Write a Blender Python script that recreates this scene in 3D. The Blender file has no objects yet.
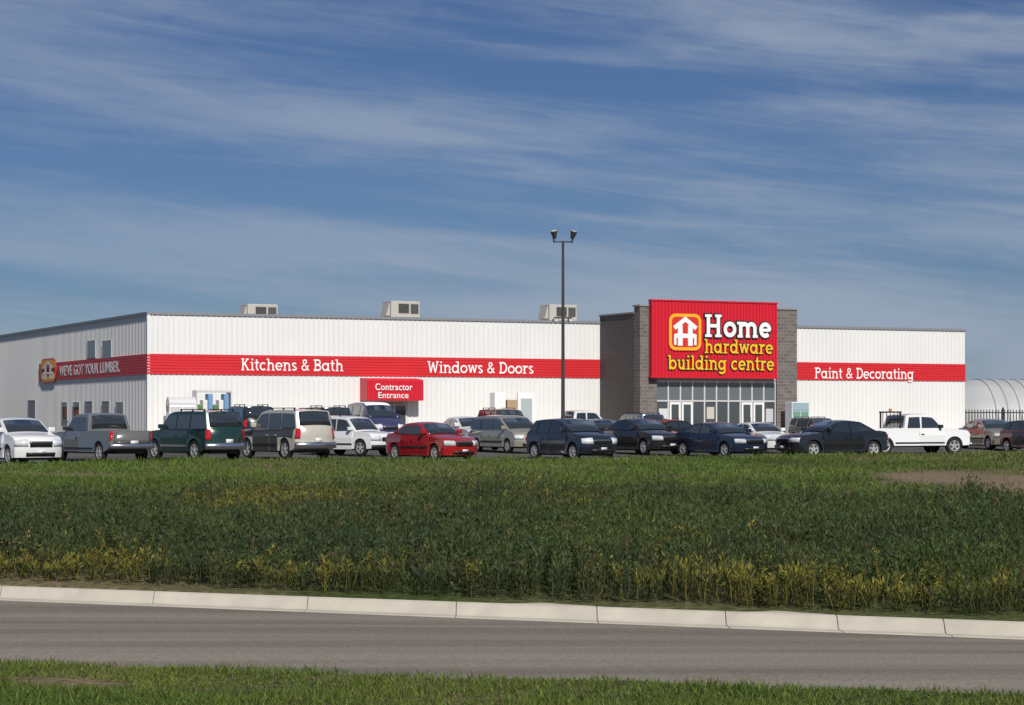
import bpy, bmesh, math, random
import numpy as np
from mathutils import Vector, Matrix
random.seed(4); rng=np.random.default_rng(7)
SC=bpy.context.scene; COL=SC.collection
FOC=2188.0; CAMZ=1.75; HOR=418.0
# ------------------------------------------------------------ materials
MATS={}
def mat(name,col,rough=.6,metal=0,coat=0,spec=.5,var=0,scale=5,bump=0,emit=None,var2=None):
    if name in MATS: return MATS[name]
    m=bpy.data.materials.new(name); m.use_nodes=True; nt=m.node_tree; b=nt.nodes['Principled BSDF']
    b.inputs['Base Color'].default_value=(*col,1); b.inputs['Roughness'].default_value=rough
    b.inputs['Metallic'].default_value=metal; b.inputs['Coat Weight'].default_value=coat
    b.inputs['Coat Roughness'].default_value=.04
    b.inputs['Specular IOR Level'].default_value=spec
    if var or bump:
        tc=nt.nodes.new('ShaderNodeTexCoord'); n=nt.nodes.new('ShaderNodeTexNoise'); n.inputs['Scale'].default_value=scale; n.inputs['Detail'].default_value=6
        nt.links.new(tc.outputs['Object'],n.inputs['Vector'])
        if var:
            r=nt.nodes.new('ShaderNodeMix'); r.data_type='RGBA'
            r.inputs[6].default_value=(*[c*(1-var) for c in col],1); r.inputs[7].default_value=(*[min(1,c*(1+var)) for c in (var2 or col)],1)
            nt.links.new(n.outputs['Fac'],r.inputs[0]); nt.links.new(r.outputs[2],b.inputs['Base Color'])
        if bump:
            bp=nt.nodes.new('ShaderNodeBump'); bp.inputs['Strength'].default_value=bump; bp.inputs['Distance'].default_value=.02
            nt.links.new(n.outputs['Fac'],bp.inputs['Height']); nt.links.new(bp.outputs[0],b.inputs['Normal'])
    MATS[name]=m; return m
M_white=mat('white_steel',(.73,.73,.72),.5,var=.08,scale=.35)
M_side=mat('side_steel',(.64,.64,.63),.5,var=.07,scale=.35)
M_red=mat('red_steel',(.62,.022,.03),.45,var=.08,scale=.6)
M_redsign=mat('red_sign',(.60,.012,.03),.4)
M_redorg=mat('red_orange_field',(.62,.035,.02),.45)
M_wht=mat('white_letter',(.85,.85,.85),.5)
M_yel=mat('yellow_letter',(.88,.50,.02),.5)
M_org=mat('yellow_border',(.85,.42,.015),.5)
M_blk=mat('black_letter',(.015,.012,.015),.6)
M_conc=mat('concrete',(.46,.425,.36),.9,var=.28,scale=2.2,bump=.3)
M_trim=mat('grey_trim',(.35,.35,.36),.5)
M_roof=mat('roof_membrane',(.5,.5,.5),.8,var=.1)
M_hvac=mat('hvac_paint',(.42,.40,.36),.55,var=.08)
M_hvd=mat('hvac_dark',(.06,.06,.06),.7)
M_glass=mat('store_glass',(.06,.07,.075),.06,spec=.9)
M_alu=mat('white_aluminium',(.6,.6,.6),.4,metal=.1)
M_tyre=mat('tyre_rubber',(.013,.013,.013),.85)
M_rim=mat('alloy_rim',(.62,.62,.63),.35,metal=.6)
M_cglass=mat('car_glass',(.02,.026,.032),.02,spec=1.0,coat=1)
M_blkpl=mat('black_plastic',(.014,.014,.014),.5)
M_chrome=mat('chrome',(.75,.75,.75),.2,metal=1)
M_head=mat('headlight_lens',(.75,.77,.8),.12,metal=.2,coat=1)
M_tail=mat('tail_lens',(.42,.008,.008),.2,coat=1)
M_plate=mat('plate_white',(.7,.7,.72),.4)
M_pole=mat('bronze_pole',(.05,.045,.045),.45)
M_lamp=mat('lamp_glass',(.55,.55,.52),.2)
def paint(col,metal=.25):
    return mat('car_paint_%d_%d_%d'%tuple(int(c*1000) for c in col),col,.24,metal,coat=1,spec=.6)
# brick
def brickmat(name,c1,c2,c3):
    m=bpy.data.materials.new(name); m.use_nodes=True; nt=m.node_tree; b=nt.nodes['Principled BSDF']; b.inputs['Roughness'].default_value=.9
    tc=nt.nodes.new('ShaderNodeTexCoord'); s=nt.nodes.new('ShaderNodeSeparateXYZ'); a=nt.nodes.new('ShaderNodeMath'); c=nt.nodes.new('ShaderNodeCombineXYZ')
    nt.links.new(tc.outputs['Object'],s.inputs[0]); nt.links.new(s.outputs[0],a.inputs[0]); nt.links.new(s.outputs[1],a.inputs[1])
    nt.links.new(a.outputs[0],c.inputs[0]); nt.links.new(s.outputs[2],c.inputs[1])
    t=nt.nodes.new('ShaderNodeTexBrick'); t.inputs['Scale'].default_value=1; t.inputs['Brick Width'].default_value=.4; t.inputs['Row Height'].default_value=.2
    t.inputs['Mortar Size'].default_value=.014; t.inputs['Color1'].default_value=(*c1,1); t.inputs['Color2'].default_value=(*c2,1); t.inputs['Mortar'].default_value=(*c3,1)
    nt.links.new(c.outputs[0],t.inputs['Vector']); nt.links.new(t.outputs[0],b.inputs['Base Color'])
    return m
M_brick=brickmat('brown_block',(.180,.155,.143),(.115,.100,.094),(.23,.21,.195))
M_brick2=brickmat('grey_block',(.098,.091,.089),(.082,.077,.076),(.112,.106,.104))
# ------------------------------------------------------------ mesh helpers
class MB:
    def __init__(s): s.v=[]; s.f=[]
    def add(s,v,f):
        o=len(s.v); s.v+= [tuple(p) for p in v]; s.f+=[[i+o for i in q] for q in f]; return s
    def box(s,x0,x1,y0,y1,z0,z1):
        return s.add([(x0,y0,z0),(x1,y0,z0),(x1,y1,z0),(x0,y1,z0),(x0,y0,z1),(x1,y0,z1),(x1,y1,z1),(x0,y1,z1)],
          [(0,3,2,1),(4,5,6,7),(0,1,5,4),(1,2,6,5),(2,3,7,6),(3,0,4,7)])
    def cyl(s,p0,p1,r0,r1=None,n=12,cap=True):
        r1=r0 if r1 is None else r1; p0=Vector(p0); p1=Vector(p1); d=(p1-p0).normalized()
        a=d.orthogonal().normalized(); b=d.cross(a); v=[]
        for p,r in((p0,r0),(p1,r1)):
            for i in range(n):
                t=2*math.pi*i/n; v.append(p+a*math.cos(t)*r+b*math.sin(t)*r)
        f=[(i,(i+1)%n,n+(i+1)%n,n+i) for i in range(n)]
        if cap: f+=[tuple(range(n))[::-1],tuple(range(n,2*n))]
        return s.add(v,f)
def obj(name,mb,m,parent=None,loc=(0,0,0),rz=0,smooth=False,bevel=0,solid=0,fixn=True,seg=2):
    me=bpy.data.meshes.new(name)
    if isinstance(mb,MB): me.from_pydata(mb.v,[],mb.f)
    else: me=mb
    if isinstance(mb,MB) and fixn:
        bm=bmesh.new(); bm.from_mesh(me); bmesh.ops.recalc_face_normals(bm,faces=bm.faces); bm.to_mesh(me); bm.free()
    if m and not me.materials: me.materials.append(m)
    if smooth:
        me.shade_smooth()
        try: me.set_sharp_from_angle(angle=math.radians(38))
        except Exception: pass
    o=bpy.data.objects.new(name,me); COL.objects.link(o); o.location=loc; o.rotation_euler=(0,0,rz)
    if parent: o.parent=parent
    if bevel:
        b=o.modifiers.new('b','BEVEL'); b.width=bevel; b.segments=seg; b.limit_method='ANGLE'; b.angle_limit=math.radians(35)
    if solid:
        b=o.modifiers.new('s','SOLIDIFY'); b.thickness=solid; b.offset=0
    return o
def empty(name,loc=(0,0,0),rz=0,label=None,cat=None,group=None,parent=None):
    o=bpy.data.objects.new(name,None); COL.objects.link(o); o.location=loc; o.rotation_euler=(0,0,rz); o.empty_display_size=.5
    if parent: o.parent=parent
    if label: o['label']=label
    if cat: o['category']=cat
    if group: o['group']=group
    return o
# ------------------------------------------------------------ terrain functions
LAT=rng.random((256,256))
def vnoise(x,y,s,seed=0):
    x=np.asarray(x,float)/s+seed*17.3+500; y=np.asarray(y,float)/s+seed*9.7+500
    xi=np.floor(x).astype(int); yi=np.floor(y).astype(int); fx=x-xi; fy=y-yi; fx=fx*fx*(3-2*fx); fy=fy*fy*(3-2*fy)
    g=lambda a,b:LAT[a%256,b%256]
    return (g(xi,yi)*(1-fx)+g(xi+1,yi)*fx)*(1-fy)+(g(xi,yi+1)*(1-fx)+g(xi+1,yi+1)*fx)*fy
def fbm(x,y,s,seed=0): return vnoise(x,y,s,seed)*.55+vnoise(x,y,s/2.2,seed+3)*.3+vnoise(x,y,s/5,seed+5)*.15
def kerbY(x): return 30.78-.416*np.clip(x,-25,25)
def nearY(x):
    xc=np.clip(x,-12,12); return 23.05-.262*xc-.416*(np.clip(x,-25,25)-xc)
def edgeY(x): return 86+.56*np.clip(x,-32,60)
def lotZ(x,y): return np.clip((y-edgeY(x))/33,0,1)*.4
def groundZ(x,y):
    x=np.asarray(x,float); y=np.asarray(y,float); k=kerbY(x); e=edgeY(x); n=nearY(x)
    f=np.clip((y-k)/(e-k),0,1)
    far=-.90+.92*f**.55+(vnoise(x,y,6,1)-.5)*.35*4*f*(1-f)*.5+(vnoise(x,y,1.5,2)-.5)*.05+.16*np.clip((f-.8)/.17,0,1)*np.clip((1.0-f)/.02,0,1)*(.6+.8*vnoise(x,y,9,7))
    far=np.where(y>e,lotZ(x,y)-.03,far)
    near=-1.0+np.clip((n-3-y)/15,0,1)*.9+(vnoise(x,y,1.2,3)-.5)*.06
    return np.where(y>k+.1,far,np.where(y<n-.02,near,-1.16))
# ground sheet
xs=np.concatenate([[-6000,-2000,-600,-250,-120,-80],np.arange(-60,-26,4),np.arange(-26,26.1,.8),np.arange(30,70,4),[80,120,250,600,2000,6000]])
def rowsY(x):
    n=float(nearY(x)); k=float(kerbY(x)); e=float(edgeY(x))
    r=[-300,-60,-10,0,6]+list(np.linspace(10,n-.3,14))+[n-.05,n+.02,k-.05,k+.05,k+.16]
    r+=list(k+.3+(e-.25-k-.3)*np.linspace(0,1,60))+[e+.1]+list(np.linspace(e+2,e+34,6))+[200,350,700,1500,3000,7000]
    return r
R=[rowsY(x) for x in xs]; nr=len(R[0]); V=[];Fc=[]
for i,x in enumerate(xs):
    Y=np.array(R[i]); Z=groundZ(np.full(nr,x),Y)
    V+= [(x,y,z) for y,z in zip(Y,Z)]
for i in range(len(xs)-1):
    for j in range(nr-1): Fc.append((i*nr+j,(i+1)*nr+j,(i+1)*nr+j+1,i*nr+j+1))
def groundmat():
    m=bpy.data.materials.new('grass_soil'); m.use_nodes=True; nt=m.node_tree; b=nt.nodes['Principled BSDF']; b.inputs['Roughness'].default_value=1; b.inputs['Specular IOR Level'].default_value=.1
    tc=nt.nodes.new('ShaderNodeTexCoord')
    n1=nt.nodes.new('ShaderNodeTexNoise'); n1.inputs['Scale'].default_value=.16; n1.inputs['Detail'].default_value=5
    n2=nt.nodes.new('ShaderNodeTexNoise'); n2.inputs['Scale'].default_value=6; n2.inputs['Detail'].default_value=8
    for n in(n1,n2): nt.links.new(tc.outputs['Object'],n.inputs['Vector'])
    r1=nt.nodes.new('ShaderNodeValToRGB'); r1.color_ramp.elements[0].position=.40; r1.color_ramp.elements[0].color=(.06,.08,.025,1); r1.color_ramp.elements[1].position=.66; r1.color_ramp.elements[1].color=(.17,.14,.08,1)
    r2=nt.nodes.new('ShaderNodeValToRGB'); r2.color_ramp.elements[0].position=.3; r2.color_ramp.elements[0].color=(.5,.5,.5,1); r2.color_ramp.elements[1].position=.7; r2.color_ramp.elements[1].color=(1.2,1.2,1.2,1)
    mx=nt.nodes.new('ShaderNodeMix'); mx.data_type='RGBA'; mx.blend_type='MULTIPLY'; mx.inputs[0].default_value=1
    nt.links.new(n1.outputs[0],r1.inputs[0]); nt.links.new(n2.outputs[0],r2.inputs[0]); nt.links.new(r1.outputs[0],mx.inputs[6]); nt.links.new(r2.outputs[0],mx.inputs[7])
    at=nt.nodes.new('ShaderNodeAttribute'); at.attribute_name='Bare'; m2=nt.nodes.new('ShaderNodeMix'); m2.data_type='RGBA'; nt.links.new(at.outputs['Fac'],m2.inputs[0]); nt.links.new(mx.outputs[2],m2.inputs[6])
    m3=nt.nodes.new('ShaderNodeMix'); m3.data_type='RGBA'; m3.blend_type='MULTIPLY'; m3.inputs[0].default_value=1; m3.inputs[6].default_value=(.22,.165,.11,1); nt.links.new(r2.outputs[0],m3.inputs[7]); nt.links.new(m3.outputs[2],m2.inputs[7])
    nt.links.new(m2.outputs[2],b.inputs['Base Color'])
    bp=nt.nodes.new('ShaderNodeBump'); bp.inputs['Distance'].default_value=.08; nt.links.new(n2.outputs[0],bp.inputs['Height']); nt.links.new(bp.outputs[0],b.inputs['Normal'])
    return m
def bareF(x,y):
    a=np.exp(-((x-15.0)/4.6)**2-((y-66)/13)**2)*1.35
    b=np.exp(-((x+14)/3.5)**2-((y-69)/4)**2)*.9
    c=np.where(y<nearY(x),np.exp(-((x+4.6)/.9)**2-((y-(nearY(x)-1.6))/.5)**2)*1.3,0)
    return np.clip((a+b+c)*(.35+1.1*fbm(x,y,2.5,40))-.42,0,1)/.5
mb=MB(); mb.v=V; mb.f=Fc
g=obj('ground',mb,groundmat(),smooth=True,fixn=False); g['kind']='structure'
va=np.array(V); bf=np.clip(bareF(va[:,0],va[:,1]),0,1); at=g.data.attributes.new('Bare','FLOAT','POINT'); at.data.foreach_set('value',bf.astype(np.float32))
# road
def roadmat(name,c1,c2,bands=True):
    m=bpy.data.materials.new(name); m.use_nodes=True; nt=m.node_tree; b=nt.nodes['Principled BSDF']; b.inputs['Roughness'].default_value=.9; b.inputs['Specular IOR Level'].default_value=.2
    tc=nt.nodes.new('ShaderNodeTexCoord')
    mp=nt.nodes.new('ShaderNodeMapping'); mp.inputs['Rotation'].default_value=(0,0,math.radians(21)); mp.inputs['Scale'].default_value=(.04,1.0,1) if bands else (.25,.25,1)
    n1=nt.nodes.new('ShaderNodeTexNoise'); n1.inputs['Scale'].default_value=1; n1.inputs['Detail'].default_value=6
    n2=nt.nodes.new('ShaderNodeTexNoise'); n2.inputs['Scale'].default_value=22; n2.inputs['Detail'].default_value=4
    nt.links.new(tc.outputs['Object'],mp.inputs[0]); nt.links.new(mp.outputs[0],n1.inputs['Vector']); nt.links.new(tc.outputs['Object'],n2.inputs['Vector'])
    r=nt.nodes.new('ShaderNodeValToRGB'); r.color_ramp.elements[0].position=.38; r.color_ramp.elements[0].color=(*c1,1); r.color_ramp.elements[1].position=.62; r.color_ramp.elements[1].color=(*c2,1)
    r2=nt.nodes.new('ShaderNodeValToRGB'); r2.color_ramp.elements[0].position=.3; r2.color_ramp.elements[0].color=(.75,.75,.75,1); r2.color_ramp.elements[1].position=.7; r2.color_ramp.elements[1].color=(1.18,1.18,1.18,1)
    mx=nt.nodes.new('ShaderNodeMix'); mx.data_type='RGBA'; mx.blend_type='MULTIPLY'; mx.inputs[0].default_value=1
    nt.links.new(n1.outputs[0],r.inputs[0]); nt.links.new(n2.outputs[0],r2.inputs[0]); nt.links.new(r.outputs[0],mx.inputs[6]); nt.links.new(r2.outputs[0],mx.inputs[7]); nt.links.new(mx.outputs[2],b.inputs['Base Color'])
    bp=nt.nodes.new('ShaderNodeBump'); bp.inputs['Distance'].default_value=.006; bp.inputs['Strength'].default_value=.5; nt.links.new(n2.outputs[0],bp.inputs['Height']); nt.links.new(bp.outputs[0],b.inputs['Normal'])
    return m
mb=MB(); xr=np.arange(-120,121,2.0); n=len(xr); v=[]
for x in xr:
    k=float(kerbY(x))-.42; nn=float(nearY(x))-.12
    for q in range(5):
        t=q/4; v.append((x,nn*(1-t)+k*t,-1.05+.05*math.sin(math.pi*t)))
mb.add(v,[(i*5+j,(i+1)*5+j,(i+1)*5+j+1,i*5+j+1) for i in range(n-1) for j in range(4)])
o=obj('road',mb,roadmat('road_asphalt',(.160,.141,.118),(.235,.208,.175)),smooth=True,fixn=False); o['kind']='structure'
# kerb in cast segments
def kerb(name,fY,prof,joints,mtl,zf=None,gap=.004):
    mb=MB()
    for x,x2 in zip(joints[:-1],joints[1:]):
        a=x+gap; b=x2-gap; v=[]
        for xx in(a,b):
            yy=float(fY(xx)); zz=0 if zf is None else float(zf(xx,yy+.3))
            v+= [(xx,yy+p,q+zz) for p,q in prof]
        m=len(prof); f=[(i,i+1,m+i+1,m+i) for i in range(m-1)]+[(m-1,0,m,2*m-1),tuple(range(m))[::-1],tuple(range(m,2*m))]
        mb.add(v,f)
    o=obj(name,mb,mtl,bevel=.01); o['kind']='structure'
def kx(px):
    s=(px-512)/FOC; return s*30.78/(1+.416*s)
jt=[kx(p) for p in(-150,0,153,307,456,597,726,838,945,1050)]
jt=list(np.arange(jt[0]-90,jt[0]-1,2.4))+jt+list(np.arange(jt[-1]+1.6,100,1.6))
kerb('kerb',kerbY,[(-.46,-1.2),(-.46,-1.035),(-.06,-1.045),(-.01,-1.02),(.09,-.895),(.14,-.875),(.40,-.865),(.42,-1.2)],jt,M_conc)
kerb('lot_kerb',lambda x:edgeY(x)-.18,[(0,-.2),(0,.10),(.02,.13),(.16,.13),(.19,0),(.19,-.2)],list(np.arange(-60,90,3.0)),mat('kerb_grey',(.40,.39,.36),.9,var=.15))
# lot
mb=MB(); xr=np.arange(-70,121,5.0); v=[];nj=10
for x in xr:
    e=float(edgeY(x))-.02
    for j in range(nj):
        y= e+33*j/(nj-3) if j<nj-2 else (e+33+(1 if j==nj-2 else 3)*40)
        v.append((x,y,float(lotZ(x,y))+.004))
mb.add(v,[(i*nj+j,(i+1)*nj+j,(i+1)*nj+j+1,i*nj+j+1) for i in range(len(xr)-1) for j in range(nj-1)])
o=obj('parking_lot',mb,roadmat('lot_asphalt',(.07,.068,.064),(.11,.103,.096),False),fixn=False); o['kind']='structure'
# ------------------------------------------------------------ building frame
UX,UY=.9044,.4268; ANG=math.atan2(UY,UX); C0=(-19.78,118.9); BZ=.40
def F(px,off=0):
    x0=C0[0]+off*UY; y0=C0[1]-off*UX; s=(px-512)/FOC
    return (y0*s-x0)/(UX-UY*s)
def Yf(px,off=0): return C0[1]-off*UX+F(px,off)*UY
def Zf(py,px,off=0): return CAMZ+(HOR-py)*Yf(px,off)/FOC-BZ
def S(px,off=0):
    s=(px-512)/FOC; x0=C0[0]-off*UX; y0=C0[1]-off*UY
    return (x0-s*y0)/(UY+s*UX)
def Zs(py,px): return CAMZ+(HOR-py)*(C0[1]+S(px)*UX)/FOC-BZ
def W(t,off,z=0):
    return (C0[0]+t*UX+off*UY, C0[1]+t*UY-off*UX, z)
B=empty('hardware_store',(C0[0],C0[1],BZ),ANG,'long white metal-clad hardware store with red stripe and masonry entrance','store')
TOP=7.0; LEN=54.4; DEP=62.0; SB,ST=3.74,4.84
def ribwall(name,L,axis,z0,z1,m,step=.3,d=.035):
    mb=MB(); pts=[]; x=0
    while x<L-.01:
        for a,h in((0,0),(.20,0),(.225,d),(.275,d)): 
            if x+a<L: pts.append((x+a,h))
        x+=step
    pts.append((L,0)); v=[]
    for z in(z0,z1):
        for a,h in pts: v.append((a,-h,z) if axis=='x' else (-h,a,z))
    n=len(pts); mb.add(v,[(i,i+1,n+i+1,n+i) for i in range(n-1)]); return mb
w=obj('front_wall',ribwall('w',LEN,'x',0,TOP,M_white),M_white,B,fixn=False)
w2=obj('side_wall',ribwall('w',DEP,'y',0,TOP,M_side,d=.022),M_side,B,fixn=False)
mb=MB().box(.05,LEN,DEP-.2,DEP,0,TOP).box(LEN-.15,LEN-.002,.05,DEP-.2,0,TOP); obj('rear_wall',mb,M_white,B)
mb=MB().box(.05,LEN-.2,.05,DEP-.25,TOP-.35,TOP-.25); rf=obj('roof',mb,M_roof,B)
mb=MB().box(-.07,LEN+.07,-.08,.05,TOP-.02,TOP+.13).box(-.08,.05,.05,DEP,TOP-.02,TOP+.13).box(LEN-.05,LEN+.08,.05,DEP,TOP-.02,TOP+.13)
obj('roof_trim',mb,mat('cap_trim',(.22,.23,.25),.5),B)
mb=MB().box(-.055,.1,-.06,-.04,0,TOP-.02).box(-.06,-.04,-.04,.1,0,TOP-.02); obj('corner_trim',mb,M_white,B)
# red stripes, horizontally ribbed
def stripe(a,b,axis):
    mb=MB(); n=7; h=(ST-SB)/n; prof=[]
    for i in range(n): prof+=[(SB+i*h,.07),(SB+i*h+h*.72,.07),(SB+i*h+h*.8,.045),(SB+i*h+h*.97,.045)]
    prof.append((ST,.07)); prof=[(SB,0)]+prof+[(ST,0)]
    v=[]
    for t in(a,b):
        for z,d in prof: v.append((t,-d,z) if axis=='x' else (-d,t,z))
    m=len(prof); mb.add(v,[(i,i+1,m+i+1,m+i) for i in range(m-1)]+[tuple(range(m)),tuple(range(m,2*m))]); return mb
VL=F(640,5); VR=F(797,5)
st1=obj('fascia_stripe',stripe(-.07,VL-.02,'x'),M_red,B); st2=obj('fascia_stripe',stripe(F(797,0),LEN,'x'),M_red,B)
st3=obj('fascia_stripe',stripe(-.04,S(40),'y'),M_red,B)
# ------------------------------------------------------------ slab stroke font
def arc(cx,cy,rx,ry,a0,a1,n=16):
    return [(cx+rx*math.cos(math.radians(a0+(a1-a0)*i/n)),cy+ry*math.sin(math.radians(a0+(a1-a0)*i/n))) for i in range(n+1)]
def glyph(c,w):
    a=w/2; sw=w*.62; X=.70
    def ser(x,y,l=.13,r=.13):
        l=l+(.04 if l>.05 else 0); r=r+(.04 if r>.05 else 0)
        yy=y+sw/2 if y<.05 else y-sw/2
        return ([(x-l,yy),(x+r,yy)],sw)
    O=lambda cx,rx:arc(cx,.35,rx-a,.35-a,0,360,28)
    s=[];adv=.7
    if c=='o': s=[(O(.37,.37),w)];adv=.76
    elif c=='e': s=[(arc(.36,.35,.36-a,.35-a,0,315,20),w),([(a,.35),(.72-a*.6,.35)],w*.7)];adv=.74
    elif c=='c': s=[(arc(.36,.35,.36-a,.35-a,48,312,18),w)];adv=.67
    elif c in'adg':
        s=[(O(.35,.35),w)]
        if c=='a': s+=[([(.64,0),(.64,X)],w),ser(.64,0,.02,.14)];adv=.85
        if c=='d': s+=[([(.64,0),(.64,1)],w),ser(.64,0,.02,.14),ser(.64,1,.18,.02)];adv=.85
        if c=='g': s+=[([(.64,X),(.64,-.05)]+arc(.36,-.05,.28,.17,0,-150,10)[1:],w),ser(.64,X,.02,.13)];adv=.83
    elif c=='b': s=[(O(.47,.35),w),([(.17,0),(.17,1)],w),ser(.17,1,.17,.02)];adv=.84
    elif c in'hn':
        s=[([(.19,0),(.19,1 if c=='h' else X)],w),(arc(.42,.40,.23,.30-a,180,0,12)+[(.65,0)],w),ser(.19,0,.14,.09),ser(.65,0,.09,.14),ser(.19,1 if c=='h' else X,.17,.02)];adv=.85
    elif c=='m':
        s=[([(.19,0),(.19,X)],w),(arc(.40,.42,.21,.28-a,180,0,12)+[(.61,0)],w),(arc(.82,.42,.21,.28-a,180,0,12)+[(1.03,0)],w),ser(.19,0,.14,.08),ser(.61,0,.08,.08),ser(1.03,0,.08,.14),ser(.19,X,.17,.02)];adv=1.24
    elif c=='r': s=[([(.19,0),(.19,X)],w),(arc(.44,.38,.25,.32-a,180,62,8),w),ser(.19,0,.14,.15),ser(.19,X,.17,.02)];adv=.60
    elif c=='u': s=[([(.19,X)]+arc(.40,.30,.21,.30-a,180,360,12),w),([(.61,0),(.61,X)],w),ser(.19,X,.17,.02),ser(.61,X,.13,.02),ser(.61,0,.02,.14)];adv=.82
    elif c=='i': s=[([(.20,0),(.20,X)],w),([(.20,.84),(.20,1.0)],w*1.05),ser(.20,0,.14,.14),ser(.20,X,.15,.02)];adv=.40
    elif c=='l': s=[([(.20,0),(.20,1)],w),ser(.20,0,.14,.14),ser(.20,1,.15,.02)];adv=.40
    elif c=='t': s=[([(.20,.92),(.20,.22)]+arc(.34,.22,.14,.22-a,180,290,8)[1:],w),([(0,.65),(.44,.65)],.11)];adv=.48
    elif c=='s': s=[(arc(.27,.52,.18,.18-a+.01,25,250,12)+arc(.27,.185,.19,.185-a,75,-155,12),w*.9)];adv=.55
    elif c=='w': s=[([(.12,X),(.30,0.05)],w),([(.30,0.05),(.50,X)],w*.8),([(.50,X),(.70,0.05)],w),([(.70,0.05),(.89,X)],w*.8),ser(.12,X,.10,.10),ser(.89,X,.10,.10)];adv=1.01
    elif c=='K': s=[([(.19,0),(.19,1)],w),([(.24,.42),(.64,.95)],w*.9),([(.38,.58),(.70,.05)],w),ser(.19,0,.13,.11),ser(.19,1,.13,.11),ser(.70,0,.10,.10),ser(.64,1,.10,.12)];adv=.90
    elif c in'BP':
        s=[([(.19,0),(.19,1)],w),([(.02,1-a)]+arc(.44,.74,.22,.26-a,90,-90,12)+[(.19,.48+a)],w)]
        adv=.76
        if c=='B': s+=[([(.19,.52)]+arc(.46,.28,.24,.28-a,90,-90,12)+[(.02,a)],w)];adv=.82
        else: s+=[ser(.19,0,.13,.13)]
    elif c=='D': s=[([(.19,0),(.19,1)],w),([(.02,1-a)]+arc(.40,.5,.38,.5-a,90,-90,16)+[(.02,a)],w)];adv=.90
    elif c=='H': s=[([(.22,0),(.22,1)],w),([(.80,0),(.80,1)],w),([(.22,.5),(.80,.5)],w*.8)]+[ser(x,y,.15,.15) for x in(.22,.80) for y in(0,1)];adv=1.06
    elif c=='W': s=[([(.12,1),(.34,0.03)],w),([(.34,0.03),(.56,.9)],w*.8),([(.56,.9),(.80,0.03)],w),([(.80,0.03),(1.02,1)],w*.8),ser(.12,1,.11,.11),ser(1.02,1,.11,.11)];adv=1.17
    elif c=='&': s=[([(.78,.04),(.24,.64)]+arc(.38,.77,.16,.16,200,-20,10)+[(.30,.50),(.16,.38)]+arc(.34,.26,.25,.19,160,330,12)+[(.74,.48)],w*.85)];adv=.86
    elif c==' ': adv=.36
    return s,adv
def ribbon(mb,pts,w,y,dep,sx,sz,x0,z0,grow):
    if (Vector(pts[0])-Vector(pts[-1])).length<1e-4: closed=True; pts=pts[:-1]
    else: closed=False
    n=len(pts); P=[Vector(p) for p in pts]
    if not closed and grow:
        d=(P[0]-P[1]).normalized(); P[0]=P[0]+d*grow; d=(P[-1]-P[-2]).normalized(); P[-1]=P[-1]+d*grow
    hw=w/2+grow; L=[];Rr=[]
    for i in range(n):
        a=P[i-1] if(i>0 or closed) else None; b=P[(i+1)%n] if(i<n-1 or closed) else None
        t1=(P[i]-a).normalized() if a is not None else None; t2=(b-P[i]).normalized() if b is not None else None
        if t1 is None:t=t2;k=1
        elif t2 is None:t=t1;k=1
        else:
            t=(t1+t2)
            t=t.normalized() if t.length>.1 else t2; k=1/max(.55,t.dot(t2))
        nn=Vector((-t.y,t.x)); L.append(P[i]+nn*hw*k); Rr.append(P[i]-nn*hw*k)
    m=n if closed else n-1; v=[]
    for yy in(y-dep,y):
        for q in L+Rr: v.append((x0+q.x*sx,yy,z0+q.y*sz))
    f=[]
    for i in range(m):
        j=(i+1)%n
        f+=[(i,j,n+j,n+i),(i,2*n+i,2*n+j,j),(n+i,n+j,3*n+j,3*n+i)]
    if not closed: f+=[(0,n,3*n,2*n)]
    mb.add(v,f)
def textmesh(txt,w,x0,x1,z0,caph,y,dep=.05,grow=0,track=0):
    tot=0
    for c in txt: tot+=glyph(c,w)[1]+track
    tot-=track
    sx=(x1-x0)/tot; mb=MB(); x=0;k=0
    for c in txt:
        s,adv=glyph(c,w)
        for pts,ww in s:
            k+=1; ribbon(mb,[(p[0]+x,p[1]) for p in pts],ww,y,dep+.002*(k%7),sx,caph,x0,z0,grow)
        x+=adv+track
    return mb
def fronttext(txt,pa,pb,py_top,py_bot,parent,off=0,m=M_wht,w=.17,y=-.08,track=0.02,name='lettering',grow=0,dep=.05):
    pm=(pa+pb)/2; z0=Zf(py_bot,pm,off); z1=Zf(py_top,pm,off)
    return obj(name,textmesh(txt,w,F(pa,off),F(pb,off),z0,z1-z0,y,dep,grow,track),m,parent,fixn=False)
fronttext('Kitchens & Bath',240.5,343,359.0,370.8,st1,w=.135,track=.03,y=-.075,dep=.012); fronttext('Windows & Doors',427,533,361.8,373.4,st1,w=.135,track=.03,y=-.075,dep=.012); fronttext('Paint & Decorating',814,913,368,378.8,st2,w=.135,track=.03,y=-.075,dep=.012)
def bfont(txt,m,parent,x,y,z,width,height,face='front',bold=.02,name='lettering',ext=.02):
    cu=bpy.data.curves.new('t','FONT'); cu.body=txt; cu.offset=bold; cu.extrude=ext; cu.space_character=1.06
    t=bpy.data.objects.new('t',cu); COL.objects.link(t); bpy.context.view_layer.update()
    me=bpy.data.meshes.new_from_object(t); bpy.data.objects.remove(t)
    vs=np.array([v.co[:] for v in me.vertices]); lo=vs.min(0);hi=vs.max(0)
    for v in me.vertices:
        a=(v.co.x-lo[0])/(hi[0]-lo[0])*width; b=(v.co.y-lo[1])/(hi[1]-lo[1])*height; c=v.co.z
        v.co=(a,-c,b)
    me.materials.clear()
    return obj(name,me,m,parent,(x,y,z),0 if face=='front' else -math.pi/2)
sa,sb=S(60.5),S(121)
bfont("WE'VE GOT YOUR LUMBER.",M_wht,st3,-.078,sa,SB+.22,sa-sb,.66,'side',.018,ext=.003)
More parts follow.
